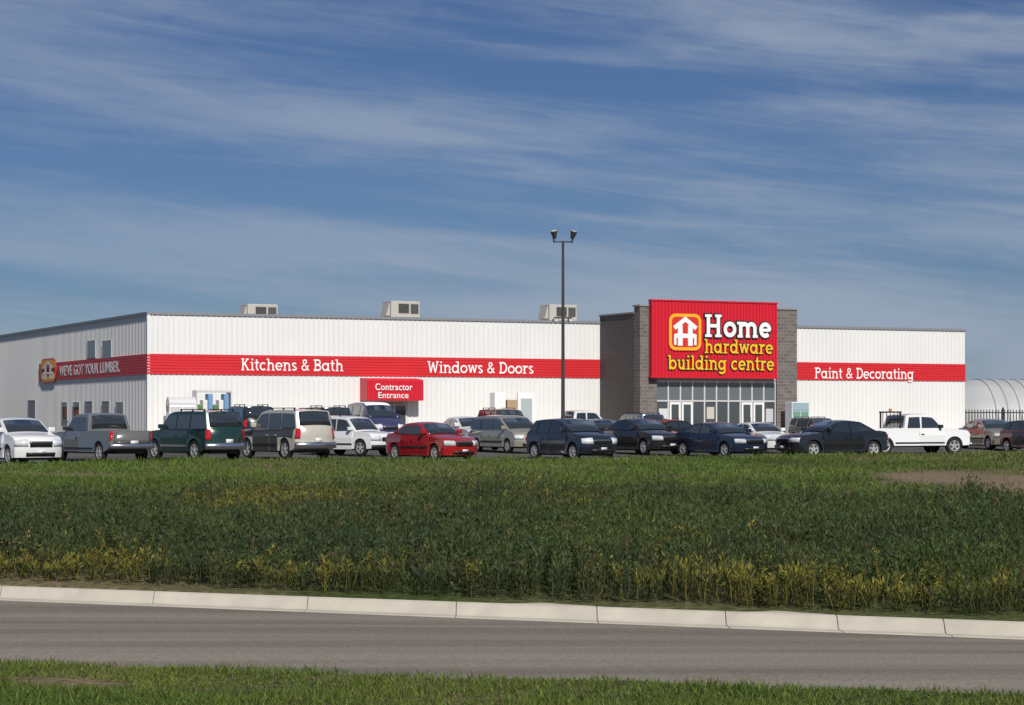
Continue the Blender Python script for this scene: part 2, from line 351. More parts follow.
def rrect(x0,x1,z0,z1,r,y0,y1):
    pts=[]
    for cx,cz,a in((x1-r,z1-r,0),(x0+r,z1-r,90),(x0+r,z0+r,180),(x1-r,z0+r,270)):
        pts+=[(cx+r*math.cos(math.radians(a+t)),cz+r*math.sin(math.radians(a+t))) for t in range(0,91,15)]
    n=len(pts); mb=MB(); mb.add([(p[0],y0,p[1]) for p in pts]+[(p[0],y1,p[1]) for p in pts],[tuple(range(n)),tuple(range(n,2*n))[::-1]]+[(i,(i+1)%n,n+(i+1)%n,n+i) for i in range(n)])
    return mb
def emblem(parent,x0,x1,z0,z1,y,loc=(0,0,0),rz=0,k=1.0):
    w=x1-x0;h=z1-z0
    e=obj('emblem_plate',rrect(x0,x1,z0,z1,w*.20,y-.02,y),M_redsign,parent,loc,rz)
    q=.02*w
    obj('emblem_border',rrect(x0+q,x1-q,z0+q,z1-q,w*.19,y-.026,y-.022),M_org,e)
    q=.10*w
    obj('emblem_field',rrect(x0+q,x1-q,z0+q,z1-q,w*.12,y-.032,y-.028),M_redorg,e)
    mb=MB()
    for i,(pts,ww) in enumerate([([(.17,.60),(.5,.84),(.83,.60)],.115*k),([(.35,.14),(.35,.68)],.14*k),([(.65,.14),(.65,.68)],.14*k),([(.20,.40),(.80,.40)],.115*k),([(.20,.16),(.20,.44)],.07*k),([(.80,.16),(.80,.44)],.07*k)]):
        ribbon(mb,pts,ww,y-.034,.004+.001*i,w,h,x0,z0,0)
    obj('emblem_mark',mb,M_wht,e,fixn=False); return e
emblem(st3,0,S(41.5)-S(58),0,1.55,0,loc=(-.08,S(41.5),SB-.15),rz=-math.pi/2,k=.7)
# ------------------------------------------------------------ entrance volume
VT=8.2-BZ; VT2=7.82-BZ
mb=MB().box(VL,VL+.6,-4.3,-.001,0,VT2); obj('masonry_return',mb,M_brick2,B)
cl=F(657,5)
obj('masonry_pier',MB().box(VL-.001,cl,-5.002,-4.3,0,VT-.002),M_brick,B)
obj('masonry_pier',MB().box(F(777,5),VR,-5,-.001,0,VT-.001),M_brick,B)
Mcap=mat('cap2',(.25,.24,.24),.6)
obj('parapet_cap',MB().box(VL-.06,cl+.0,-5.06,-4.2,VT,VT+.09),Mcap,B); obj('parapet_cap',MB().box(VL-.06,VL+.66,-4.29,0,VT2,VT2+.09),Mcap,B); obj('parapet_cap',MB().box(F(777,5),VR+.06,-5.06,0,VT,VT+.09),Mcap,B)
mb=MB().box(cl,F(777,5),-4.9,-4.5,SB-.2,VT-.05).box(VL+.6,F(777,5),-4.29,-.05,VT2-.6,VT2-.5); obj('entrance_header',mb,M_trim,B)
sx0,sx1=F(652,5.4),F(777.5,5.4); sz0,sz1=Zf(377.2,715,5.4),Zf(302.2,715,5.4)
mb=MB().box(sx0,sx1,-5.36,-5.01,sz0,sz1); x=sx0
while x<sx1-.05:
    mb.box(x,x+.10,-5.40,-5.362,sz0+.002,sz1-.002); x+=.22
sg=obj('store_sign',mb,M_redsign,B)
obj('sign_trim',MB().box(sx0-.05,sx1+.05,-5.43,-5.0,sz1,sz1+.08),M_redsign,sg); obj('sign_trim',MB().box(sx0-.05,sx1+.05,-5.43,-5.0,sz0-.06,sz0),M_redsign,sg)
o5=5.45
def bigtext(txt,pa,pb,pt,pb2,m,w,grow,track=.0):
    fronttext(txt,pa,pb,pt,pb2,sg,o5,M_blk,w,-5.41,track,'lettering_outline',grow,.02)
    fronttext(txt,pa,pb,pt,pb2,sg,o5,m,w,-5.45,track,'lettering',0,.02)
bigtext('Home',704.5,771.5,315,337.5,M_wht,.19,.06,.05)
bigtext('hardware',704.5,773,339.6,353.6,M_yel,.15,.055,.05)
bigtext('building centre',668,774,355.8,370,M_yel,.15,.055,.05)
emblem(sg,F(668.5,o5),F(702,o5),Zf(351,685,o5),Zf(313,685,o5),-5.42)
# glazing
gx0,gx1=cl+.02,F(777,5)-.02; gz1=SB-.2; N=10; bw=(gx1-gx0)/N
fr=MB()
for i in range(N+1):
    x=gx0+i*bw; fr.box(x-.045,x+.045,-4.86,-4.74,0.05,gz1)
for z in(.08,2.35,gz1-.06): fr.box(gx0,gx1,-4.855,-4.745,z-.045,z+.045)
cw=obj('window_frame',fr,M_alu,B)
for i in range(N):
    x=gx0+i*bw
    if i in(1,2,7,8):
        d=obj('door',MB().box(x+.05,x+.16,-4.95,-4.88,.1,2.28).box(x+bw-.16,x+bw-.05,-4.95,-4.88,.1,2.28).box(x+.16,x+bw-.16,-4.95,-4.88,2.14,2.28).box(x+.16,x+bw-.16,-4.95,-4.88,.1,.3),mat('door_white',(.78,.78,.78),.4),B)
        obj('door_glass',MB().box(x+.16,x+bw-.16,-4.925,-4.905,.3,2.14),M_glass,d)
        if i in(1,7): obj('door_handle',MB().box(x+bw-.2,x+bw-.17,-5.0,-4.95,.9,1.4),M_chrome,d)
    else: obj('window_pane',MB().box(x+.04,x+bw-.04,-4.81,-4.79,.13,2.3),M_glass,B)
    obj('window_pane',MB().box(x+.04,x+bw-.04,-4.81,-4.79,2.4,gz1-.11),mat('upper_glass',(.12,.14,.15),.1,spec=.8),B)
for i,(a,b,c,d,cc) in enumerate([(.2,.8,1.3,1.9,(.6,.6,.6)),(4.2*bw,4.2*bw+.5,1.3,2.0,(.5,.48,.44)),(9.2*bw,9.2*bw+.5,1.1,1.9,(.5,.5,.55))]):
    obj('window_poster',MB().box(gx0+a,gx0+b,-4.84,-4.815,c,d),mat('poster_%d'%i,cc,.7),B)
# sidewalk
mb=MB().box(-2.0,VL-.05,-2.6,-.04,-.5,.0).box(VL-.05,VR+.05,-8.2,-.04,-.5,.001).box(VR+.05,LEN+2,-2.6,-.04,-.5,.0)
# roof units
for pa,pb,pt,lab in((238,278,304,'low beige rooftop air unit'),(382,420,301,'tall beige rooftop air unit'),(541,577,304.5,'rooftop air unit with dark louvres')):
    off=-9; a,b=F(pa,off)+.35,F(pb,off); zt=Zf(pt,(pa+pb)/2,off); z0=TOP-.25
    u=obj('rooftop_unit',MB().box(a+.25,b,9,10.4,z0,zt),M_hvac,B,bevel=.04); u['label']=lab
    obj('vent_hood',MB().add([(a,9.2,zt-.9),(a+.5,9.2,zt-.9),(a+.5,9.2,zt-.1),(a+.22,9.2,zt-.1),(a,10.2,zt-.9),(a+.5,10.2,zt-.9),(a+.5,10.2,zt-.1),(a+.22,10.2,zt-.1)],[(0,1,2,3),(4,7,6,5),(0,3,7,4),(1,5,6,2),(3,2,6,7),(0,4,5,1)]),M_hvac,u)
    g=MB(); 
    for k in range(6): g.box(a+.75,b-.75,8.94,8.99,zt-.72+k*.1,zt-.67+k*.1)
    g.box(b-.62,b-.12,8.95,8.99,zt-.75,zt-.18)
    obj('vent_grille',g,M_hvd,u)
# side wall windows/doors
def sidewin(pa,pb,pt,pb2,name='side_window',fm=M_trim):
    y0,y1=S(pb),S(pa); z1=Zs(pt,(pa+pb)/2); z0=max(0.02,Zs(pb2,(pa+pb)/2))
    w_=obj(name,MB().box(-.07,-.0,y0-.06,y0,z0-.06,z1+.06).box(-.07,0,y1,y1+.06,z0-.06,z1+.06).box(-.07,0,y0,y1,z1,z1+.06).box(-.07,0,y0,y1,z0-.06,z0),fm,B)
    obj('pane' if name!='side_door' else 'door_leaf',MB().box(-.06,-.045,y0,y1,z0,z1),M_glass if name!='side_door' else mat('door_grey',(.25,.26,.28),.5),w_)
for a,b in((88.5,96),(103.5,112)): sidewin(a,b,341.5,357)
for a,b in((63,68),(74,80),(117,124)): sidewin(a,b,403,420)
for a,b in((86,93),(103,110)): sidewin(a,b,402,440,'side_door')
sidewin(29,36,401,430,'side_door')
# awning: flat-fronted ribbed box
aw=MB(); z1=Zf(379.5,390,1.1); z0=Zf(400.5,390,1.1); a0=F(360,0); a1=F(423.5,1.1)
pr=[(0,z1+.10),(-1.04,z1),(-1.09,z1-.06),(-1.1,z0)]
n=len(pr); v=[(a0,p,q) for p,q in pr]+[(a1,p,q) for p,q in pr]; f=[(i,i+1,n+i+1,n+i) for i in range(n-1)]
v+= [(a0,0,z0),(a1,0,z0)]; f+=[tuple(range(n))+(2*n,),tuple(range(n,2*n))+(2*n+1,)]
aw.add(v,f); x=a0+.02
while x<a1-.1:
    aw.box(x,x+.07,-1.125,-1.101,z0+.005,z1-.08); x+=.24
awn=obj('entrance_awning',aw,M_redsign,B)
bfont('Contractor',M_wht,awn,F(375,1.1),-1.15,z0+.58,F(412,1.1)-F(375,1.1),.38,bold=.008)
bfont('Entrance',M_wht,awn,F(378,1.1),-1.15,z0+.13,F(408,1.1)-F(378,1.1),.34,bold=.008)
d=obj('contractor_door',MB().box(a0+.6,a1-.6,-.10,-.04,0,2.15),mat('door_frame_w',(.6,.6,.6),.5),B)
for k in range(3):
    q=(a1-a0-1.3)/3; obj('door_glass',MB().box(a0+.7+k*q,a0+.7+k*q+q-.1,-.12,-.101,.15,2.05),M_glass,d)
o=obj('sidewalk',mb,M_conc,None,(C0[0],C0[1],BZ+.12),ANG); o['kind']='structure'
# ------------------------------------------------------------ cars
def arch(xc,r,zb,R0):
    pts=[]; zc=r; a0=math.asin(max(-1,(zb-zc)/R0))
    for i in range(15):
        a=math.pi-a0+ (a0-(math.pi-a0))*i/14
        pts.append((xc+R0*math.cos(a),zc+R0*math.sin(a)))
    return pts
T={}
T['sedan']=dict(W=1.76,r=.32,xf=1.40,xr=-1.36,zb=1.0,top=[(2.24,.24),(2.31,.42),(2.29,.72,'F'),(2.12,.80),(1.82,.865),(1.45,.915),(.98,.96,'C'),(.22,1.37),(.0,1.41),(-.25,1.43),(-.55,1.42),(-.85,1.38),(-1.50,1.04,'D'),(-1.9,1.02),(-2.18,.98),(-2.28,.88),(-2.31,.72,'R'),(-2.27,.28)],
  win=[[(.76,1.01),(.17,1.32),(0,1.35),(-.22,1.365),(-.26,1.0)],[(-.34,1.0),(-.30,1.365),(-.55,1.355),(-.78,1.32),(-1.26,1.06)]],tail='low',th=.17)
T['hatch']=dict(W=1.72,r=.32,xf=1.32,xr=-1.28,zb=1.04,top=[(2.08,.25),(2.15,.45),(2.12,.74,'F'),(1.98,.85),(1.75,.92),(1.4,.98),(1.05,1.02,'C'),(.3,1.45),(.05,1.5),(-.25,1.53),(-.8,1.525),(-1.38,1.48),(-1.85,1.06,'D'),(-2.02,.98),(-2.1,.74,'R'),(-2.08,.3)],
  win=[[(.84,1.06),(.26,1.40),(.05,1.44),(-.22,1.46),(-.25,1.05)],[(-.33,1.05),(-.30,1.46),(-1.0,1.43),(-1.12,1.06)],[(-1.2,1.07),(-1.08,1.42),(-1.32,1.40),(-1.66,1.1)]],tail='tall',th=.15)
T['suv']=dict(W=1.84,r=.37,xf=1.44,xr=-1.38,zb=1.12,rack=True,top=[(2.3,.34),(2.37,.52),(2.34,.82,'F'),(2.25,.96),(2.05,1.02),(1.6,1.07),(1.12,1.1,'C'),(.55,1.67),(.35,1.73),(.1,1.76),(-.9,1.775),(-1.98,1.73),(-2.25,1.14,'D'),(-2.33,1.04),(-2.36,.82,'R'),(-2.34,.42)],
  win=[[(.94,1.15),(.50,1.60),(.3,1.64),(-.05,1.66),(-.05,1.14)],[(-.13,1.14),(-.13,1.66),(-.98,1.66),(-.98,1.14)],[(-1.07,1.14),(-1.07,1.66),(-1.86,1.64),(-2.08,1.16)]],tail='tall',th=.12)
T['minivan']=dict(W=1.86,r=.33,xf=1.50,xr=-1.48,zb=1.08,top=[(2.35,.3),(2.42,.5),(2.38,.76,'F'),(2.25,.88),(2.05,.96),(1.75,1.03),(1.5,1.08,'C'),(.6,1.63),(.35,1.70),(.1,1.74),(-1.0,1.75),(-2.1,1.69),(-2.35,1.1,'D'),(-2.42,1.0),(-2.44,.76,'R'),(-2.4,.35)],
  win=[[(1.2,1.13),(.56,1.56),(.1,1.62),(.1,1.11)],[(.02,1.11),(.02,1.62),(-1.1,1.62),(-1.1,1.11)],[(-1.18,1.11),(-1.18,1.62),(-2.0,1.6),(-2.18,1.13)]],tail='tall',th=.12)
T['pickup']=dict(W=1.96,r=.39,xf=1.75,xr=-1.75,zb=1.2,top=[(2.78,.42),(2.85,.58),(2.82,.88,'F'),(2.77,1.04),(2.6,1.11),(1.8,1.16),(1.3,1.19,'C'),(.78,1.77),(.6,1.83),(.4,1.86),(-.3,1.87),(-.58,1.83),(-.74,1.22,'D'),(-.77,1.22),(-.80,1.22,'b'),(-2.70,1.22,'b'),(-2.73,1.22),(-2.79,1.2),(-2.82,.88,'R'),(-2.8,.55)],
  win=[[(1.1,1.25),(.72,1.70),(.55,1.745),(.16,1.76),(.12,1.24)],[(.04,1.24),(.06,1.76),(-.47,1.74),(-.60,1.24)]],tail='tall',th=.14,truck=True)
GRP='vehicles parked in the store lot'
def build_car(kind,col,px,Y,heading,label,cat,scale=1,metal=.25,extra=None,hs=1.0,ls=1.0):
    t=T[kind]; X=(px-512)/FOC*Y; Z=float(lotZ(X,Y))+.01
    E=empty('parked_'+{'sedan':'car','hatch':'car','suv':'suv','minivan':'minivan','pickup':'pickup_truck'}[kind],(X,Y,Z),math.radians(heading),label,cat,GRP); E.scale=(scale*ls,scale,scale*hs)
    Wd=t['W']/2; zb_=t['zb']; zr=max(p[1] for p in t['top']); L2=max(p[0] for p in t['top']); r=t['r']
    top=[tuple(p[:2]) for p in t['top']]; tags={p[2]:i for i,p in enumerate(t['top']) if len(p)>2}
    fi,ci,di,ri=tags['F'],tags['C'],tags['D'],tags['R']; zF=top[fi][1]
    beds=[i for i,p in enumerate(t['top']) if len(p)>2 and p[2]=='b']
    zbot=top[0][1]-.02
    out=top+arch(t['xr'],r,zbot,r+.055)+arch(t['xf'],r,zbot,r+.055)
    def hw(z):
        if z<=.35: return Wd*.965+(Wd*.035)*max(0,z-.2)/.15
        if z<=zF: return Wd
        if z<=zb_: return Wd*(1-.06*(z-zF)/(zb_-zF))
        return Wd*(1-.06-t['th']*(z-zb_)/(zr-zb_))
    def D(x,z,f):
        e=max(0,(abs(x)-.66*L2)/(.34*L2)); e=min(1,e); af=abs(f)
        xx=x-math.copysign(1,x)*.30*af**3*e*e; yy=f*hw(z)*(1-.05*e*e)
        zz=z+(.045*(1-f*f) if z>zF+.05 else 0)
        return Vector((xx,yy,zz))
    fs=[-1,-.985,-.93,-.84,-.7,-.4,0,.4,.7,.84,.93,.985,1]; no=len(out); mb=MB(); v=[]
    for f in fs:
        for i,(x,z) in enumerate(out):
            zz=z
            if i in beds and abs(f)<.9: zz=.78
            if t.get('truck') and i>=di and i<=ri-1 and abs(f)<.9: p=D(x,zz,f); p.z=zz
            else: p=D(x,zz,f)
            if abs(f)==1 and i<len(top) : p.y*=.995
            v.append(p)
    fc=[]
    for a in range(len(fs)-1):
        for i in range(no):
            j=(i+1)%no; fc.append((a*no+i,a*no+j,(a+1)*no+j,(a+1)*no+i))
    for a in(0,len(fs)-1):
        o_=a*no
        lower=[o_+i for i in range(fi,-1,-1)]+[o_+i for i in range(no-1,ri-1,-1)]
        mid=[o_+i for i in range(fi,ci+1)]+[o_+i for i in range(di,ri+1)]
        up=[o_+i for i in range(ci,di+1)]
        fc+=[lower,mid,up]
    mb.add(v,fc); P=paint(col,metal)
    obj('body',mb,P,E,smooth=True,bevel=.024,seg=3)
    def outat(u):
        i=int(math.floor(u)); i=min(i,len(top)-2); q=u-i
        return (top[i][0]*(1-q)+top[i+1][0]*q, top[i][1]*(1-q)+top[i+1][1]*q)
    def patch(name,u0,u1,f0,f1,m,off=.014,solid=.012,parent=E,nu=None):
        us=sorted(set([u0,u1]+[k for k in range(int(math.ceil(u0)),int(math.floor(u1))+1)])); 
        ff=sorted(set([f0,f1]+[f for f in fs if f0<f<f1])); v=[]
        for u in us:
            for f in ff:
                x,z=outat(u); p=D(x,z,f); x2,z2=outat(min(u+.01,len(top)-1.001)); x1,z1=outat(max(u-.01,0))
                du=D(x2,z2,f)-D(x1,z1,f); df=D(x,z,min(1,f+.01))-D(x,z,max(-1,f-.01)); nn=du.cross(df)
                if nn.length<1e-9: nn=Vector((1,0,0))
                nn.normalize()
                if nn.dot(p-Vector((0,0,.75)))<0: nn=-nn
                v.append(p+nn*off)
        m_=len(ff); mb=MB().add(v,[(i*m_+j,i*m_+j+1,(i+1)*m_+j+1,(i+1)*m_+j) for i in range(len(us)-1) for j in range(m_-1)])
        return obj(name,mb,m,parent,smooth=True,solid=solid)
    patch('windshield',ci+.07,ci+.95,-.88,.88,M_cglass)
    patch('rear_window',di-.93,di-.10,-.84,.84,M_cglass)
    for s in(-1,1):
        for wn in t['win']:
            n=len(wn); mb=MB()
            mb.add([(x,s*(hw(z)+.016),z) for x,z in wn]+[(x,s*(hw(z)-.03),z) for x,z in wn],[tuple(range(n)),tuple(range(n,2*n))]+[(i,(i+1)%n,n+(i+1)%n,n+i) for i in range(n)])
            obj('side_window',mb,M_cglass,E)
        dz=[.30 if not t.get('truck') else .42,.5,zF,zb_-.035]
        xsd=[(.03-.06,t['xf']-r-.12)] if t.get('truck') else [(-.28,t['xf']-r-.13),(t['xr']+r+.12,-.31)]
        for (xa,xb) in xsd:
            mb=MB(); v=[]
            for off in(.007,-.03):
                for z in dz:
                    for x in(xa,xb): v.append((x,s*(hw(z)+off),z))
            f=[(2*i,2*i+1,2*i+3,2*i+2) for i in range(3)]+[(0,8,9,1),(6,7,15,14),(0,2,10,8),(2,4,12,10),(4,6,14,12),(1,9,11,3),(3,11,13,5),(5,13,15,7)]
            mb.add(v,f); d=obj('door',mb,M_sc if extra=='darkside' else P,E)
            obj('handle',MB().box(xa+.07,xa+.24,min(s*(hw(zF)+.0),s*(hw(zF)+.03)),max(s*(hw(zF)+.0),s*(hw(zF)+.03)),zF+.04,zF+.075),M_blkpl if t.get('truck') else P,d)
        xa,xb=t['xr']+r+.12,t['xf']-r-.13
        obj('side_moulding',MB().box(xa,xb,min(s*(Wd-.005),s*(Wd+.022)),max(s*(Wd-.005),s*(Wd+.022)),.50,.57),M_blkpl if sum(col)>.3 else M_chrome if kind in('suv','pickup') else P,E)
        xm=top[ci][0]-.28; y0=hw(zb_)
        obj('side_mirror',MB().box(xm-.07,xm+.07,min(s*(y0-.03),s*(y0+.2)),max(s*(y0-.03),s*(y0+.2)),zb_+.03,zb_+.19),P if not t.get('truck') else M_blkpl,E,bevel=.03)
        patch('headlight',fi-.42,fi+.6,*(sorted((s*.52,s*.985))),M_head,.016)
        if t['tail']=='low': patch('taillight',ri-1,ri+.1,*(sorted((s*.5,s*.985))),M_tail,.016)
        elif t.get('truck'): patch('taillight',ri-1.0,ri+.1,*(sorted((s*.88,s*.985))),M_tail,.016)
        else: patch('taillight',di+.3,ri+.15,*(sorted((s*.80,s*.985))),M_tail,.016)
    patch('grille',fi-.5,fi+.1,-.46,.46,M_blkpl,.02)
    patch('grille_trim',fi-.02,fi+.12,-.48,.48,M_chrome,.03)
    patch('lower_grille',.25,.85,-.6,.6,M_blkpl,.012)
    if kind in('suv','pickup'):
        patch('front_bumper',.1,.95,-.97,.97,M_chrome if kind=='pickup' else M_blkpl,.05,.08)
        patch('rear_bumper',ri+.45,ri+1,-.97,.97,M_chrome,.05,.08)
        patch('license_plate',ri+.1,ri+.42,-.17,.17,M_plate,.03)
    else:
        patch('license_plate',ri+.15,ri+.42,-.17,.17,M_plate,.02); patch('license_plate',1.0-.3,1.0+.1,-.16,.16,M_plate,.03)
    if t.get('rack'):
        for s in(-1,1):
            mb=MB().box(-1.7,.0,s*.62-.02,s*.62+.02,zr+.05,zr+.08)
            for xx in(-1.65,-.85,-.05): mb.box(xx-.03,xx+.03,s*.62-.02,s*.62+.02,zr-.03,zr+.05)
            obj('roof_rail',mb,M_blkpl,E)
    if kind=='pickup': patch('tailgate',ri-.93,ri+.4,-.84,.84,P,.012)
    obj('underbody',MB().box(-L2*.86,L2*.86,-Wd*.62,Wd*.62,zbot-.06,r+.18),M_blkpl,E)
    for xw in(t['xf'],t['xr']):
        for s in(-1,1):
            yw=s*(Wd-.12); w_=obj('wheel',MB().cyl((0,-.07,0),(0,.07,0),r*.55,n=20),M_blkpl,E,(xw,yw,r))
            prof=[(r*.64,-.095),(r*.93,-.10),(r,-.07),(r,.07),(r*.93,.10),(r*.64,.095)]; n=24; v=[];f=[]
            for k in range(n):
                a=2*math.pi*k/n; v+= [(p*math.cos(a),q,p*math.sin(a)) for p,q in prof]
            m_=len(prof)
            for k in range(n):
                k2=(k+1)%n
                for j in range(m_): f.append((k*m_+j,k*m_+(j+1)%m_,k2*m_+(j+1)%m_,k2*m_+j))
            obj('tyre',MB().add(v,f),M_tyre,w_,smooth=True)
            mb=MB(); v=[];f=[]
            for k in range(n):
                a=2*math.pi*k/n; v+=[(p*math.cos(a),q,p*math.sin(a)) for p,q in((r*.66,s*.098),(r*.56,s*.085),(r*.56,s*.03),(r*.66,s*.03))]
            for k in range(n):
                k2=(k+1)%n
                for j in range(4): f.append((k*4+j,k*4+(j+1)%4,k2*4+(j+1)%4,k2*4+j))
            mb.add(v,f)
            for k in range(5):
                a=2*math.pi*k/5+.3; ca,sa_=math.cos(a),math.sin(a); h=r*.11; v=[]
                for yy in(s*.09,s*.06):
                    for (u_,w2_) in((0,-h*1.2),(r*.6,-h),(r*.6,h),(0,h*1.2)): v.append((u_*ca-w2_*sa_,yy+s*.0004*k,u_*sa_+w2_*ca))
                mb.add(v,[(0,1,2,3),(4,5,6,7),(0,1,5,4),(2,3,7,6)])
            mb.cyl((0,s*.05,0),(0,s*.1,0),r*.16,n=12)
            obj('rim',mb,M_rim,w_)
    if extra=='rack':
        mb=MB()
        for s in(-.8,.8): mb.box(-.92,-.86,s-.03,s+.03,1.2,2.0)
        mb.box(-.925,-.855,-.86,.86,1.95,2.02)
        for k in range(5): mb.box(-.90,-.88,-.6+k*.3-.015,-.6+k*.3+.015,1.3,1.95)
        obj('cab_rack',mb,M_blkpl,E); obj('beacon_lamp',MB().cyl((-.89,0,2.02),(-.89,0,2.15),.07),mat('amber',(.6,.2,.02),.3),E)
    if extra=='whitetop':
        patch('roof_panel',ci+1.0,di-1.0,-.9,.9,M_wht,.012)
    if extra=='darkside':
        for s in(-1,1):
            mb=MB().add([(x,s*(hw(z)*(.955 if abs(x)>2 else 1)+.012),z) for x,z in((-2.0,.84),(2.05,.84),(2.0,.96),(1.1,1.07),(-2.0,1.10))],[(0,1,2,3,4)])
            obj('side_cladding',mb,M_sc,E,solid=.006)
    return E
M_sc=mat('dark_side_paint',(.05,.048,.045),.4,coat=.5)
AN,AB,AU=-64.7,115.3,25.3
dark=(.010,.011,.013)
# near row
build_car('hatch',(.75,.75,.74),17,80,-56,'white hatchback parked beside a grey pickup','car',1.1,metal=0)
build_car('pickup',(.22,.215,.20),101,83.5,127,'pewter grey pickup truck seen from its tailgate','pickup truck',.97,.5)
build_car('suv',(.010,.038,.032),195,86,130,'dark green suv with roof rails parked tail outward','suv',1.05,.2,hs=1.03)
build_car('suv',(.50,.47,.40),286,88,127,'beige suv with dark side paint parked tail outward','suv',1.05,.1,extra='darkside',hs=1.06)
build_car('suv',(.74,.75,.75),350,93.5,-38,'white compact suv parked behind the beige one','suv',.92,0,hs=1.02)
build_car('minivan',(.05,.05,.13),374,113,AN,'purple-blue van with a white roof near the awning','van',.95,.3,extra='whitetop',hs=1.28)
build_car('sedan',(.36,.010,.014),431,87,-52,'bright red compact car with its nose outward','car',.98,.1,hs=1.08)
build_car('sedan',(.72,.72,.70),468,104,AN,'white car parked behind the red one','car',1,0,hs=1.08)
build_car('minivan',(.38,.35,.28),508,100,-60,'gold minivan with its nose outward','minivan',.95,.4)
build_car('hatch',(.010,.014,.028),571,90,-57,'dark navy hatchback parked beside the lamp post','car',1.08,.2,hs=1.0)
build_car('sedan',dark,642,98.5,-60,'black car parked between two dark cars','car',1.06,.1,hs=1.03)
build_car('sedan',(.010,.018,.05),720,95.5,-58,'dark blue low sports car with its nose outward','car',1.08,.2,hs=.95)
build_car('sedan',(.72,.73,.72),759,103,AN,'white car parked before the store entrance','car',.97,0,hs=1.0)
build_car('sedan',dark,832,96.2,205.3,'black sedan parked side-on near the lot edge','car',1.13,.1,hs=.98)
build_car('pickup',(.78,.78,.78),908,102,AU,'white extended-cab pickup with black cab rack','pickup truck',.98,0,extra='rack',ls=1.14)
build_car('sedan',(.38,.34,.28),991,112,-76,'silver-tan sedan parked behind the white pickup','car',1.05,.5)
build_car('hatch',(.05,.05,.055),1037,107,AN,'dark grey car at the edge of the lot','car',1,.3)
# back rows
build_car('suv',dark,246,113,AB,'black suv parked close to the store wall','suv',1,.2,hs=1.1)
build_car('minivan',(.3,.3,.29),226,117,AB,'silver van parked by the wall','van',1,.3)
build_car('suv',(.02,.02,.025),322,111,AB,'dark suv parked behind the white one','suv',1,.2,hs=1.08)
build_car('suv',(.05,.06,.055),505,119,AN,'grey-green suv close to the store wall','suv',.95,.3,hs=1.08)
build_car('pickup',(.65,.65,.64),578,117,AU,'white pickup parked across the row','pickup truck',.95,0)
build_car('suv',(.05,.11,.20),637,119,AB,'light blue suv parked near the masonry entrance','suv',.9,.3)
build_car('sedan',dark,676,113,AU,'black car parked before the entrance doors','car',.95,.2,hs=1.0)
build_car('sedan',(.30,.29,.27),602,107,AN,'silver sedan behind the dark hatchback','car',1,.4)
build_car('suv',(.10,.10,.105),817,122,AN,'grey suv parked by the wall','suv',.85,.3,hs=.95)
# ------------------------------------------------------------ lamp post
Yp=104; Xp=(563-512)/FOC*Yp; zp=float(lotZ(Xp,Yp)); P=lambda py:CAMZ+(HOR-py)*Yp/FOC-zp
L=empty('parking_lot_lamp_post',(Xp,Yp,zp),math.radians(10),'tall dark steel lamp post with twin floodlights','lamp post')
obj('base',MB().cyl((0,0,-.1),(0,0,.75),.3,.28,n=16),M_conc,L,smooth=True)
obj('pole',MB().cyl((0,0,.75),(0,0,P(241)),.10,.06,n=8),M_pole,L)
obj('cross_arm',MB().box(-.48,.48,-.03,.03,P(242.6),P(241.2)).cyl((-.42,0,P(243)),(-.48,0,P(238)),.03).cyl((.42,0,P(243)),(.48,0,P(238)),.03),M_pole,L)
for s in(-1,1):
    h=obj('floodlight',MB().cyl((s*.42,-.1,P(239)),(s*.49,-.2,P(231.5)),.08,.17,n=16),M_pole,L,smooth=True)
    obj('lens',MB().cyl((s*.492,-.202,P(231.5)+.002),(s*.497,-.208,P(231.2)+.01),.145,.145,n=16),M_lamp,h)
obj('lower_bracket',MB().box(-.42,.42,-.05,.05,P(318.5),P(317)),M_pole,L)
for s in(-1,1):
    h=obj('small_floodlight',MB().box(s*.36-.14,s*.36+.14,-.2,.06,P(322),P(318.6)),M_pole,L,bevel=.03)
    obj('lens',MB().box(s*.36-.11,s*.36+.11,-.215,-.202,P(321.6),P(319)),M_lamp,h)
# ------------------------------------------------------------ goods by the wall
def wallthing(name,px,off,label,cat,sz=1):
    t=F(px,off); x,y,_=W(t,off); e=empty(name,(x,y,BZ+.12),ANG,label,cat); e.scale=(1,1,sz); return e
e=wallthing('propane_cage',181,1.3,'white propane tank cabinet with domed top','cabinet',1.22)
obj('cabinet_frame',MB().box(-.75,.75,-.35,.35,0,1.6),M_wht,e,bevel=.05); obj('cabinet_top',MB().cyl((-.75,0,1.6),(.75,0,1.6),.34,n=20),M_alu,e,smooth=True)
for s in(-1,1): obj('cabinet_door',MB().box(s*.36-.33,s*.36+.33,-.38,-.352,.12,1.5),M_alu,e)
e=wallthing('garden_display',212,1.3,'display of green and white seasonal goods','display',1.3)
obj('shelf_frame',MB().box(-1,-.94,-.4,.4,0,2.1).box(.94,1,-.4,.4,0,2.1).box(-.94,.94,-.4,.4,.9,.95).box(-.94,.94,-.4,.4,2.02,2.1).box(-.94,.94,-.4,.4,.1,.15),M_alu,e)
for i in range(6):
    c=[(.08,.2,.06),(.7,.7,.66),(.15,.3,.5)][i%3]
    obj('boxed_goods',MB().box(-.9+i*.3,-.64+i*.3,-.3,.3,.95,1.45+.5*((i*7)%3)/2),mat('goods%d'%(i%3),c,.7),e,bevel=.02)
e=wallthing('window_display_crate',504,1.6,'stacked white boxed windows on a pallet','boxes',1.2)
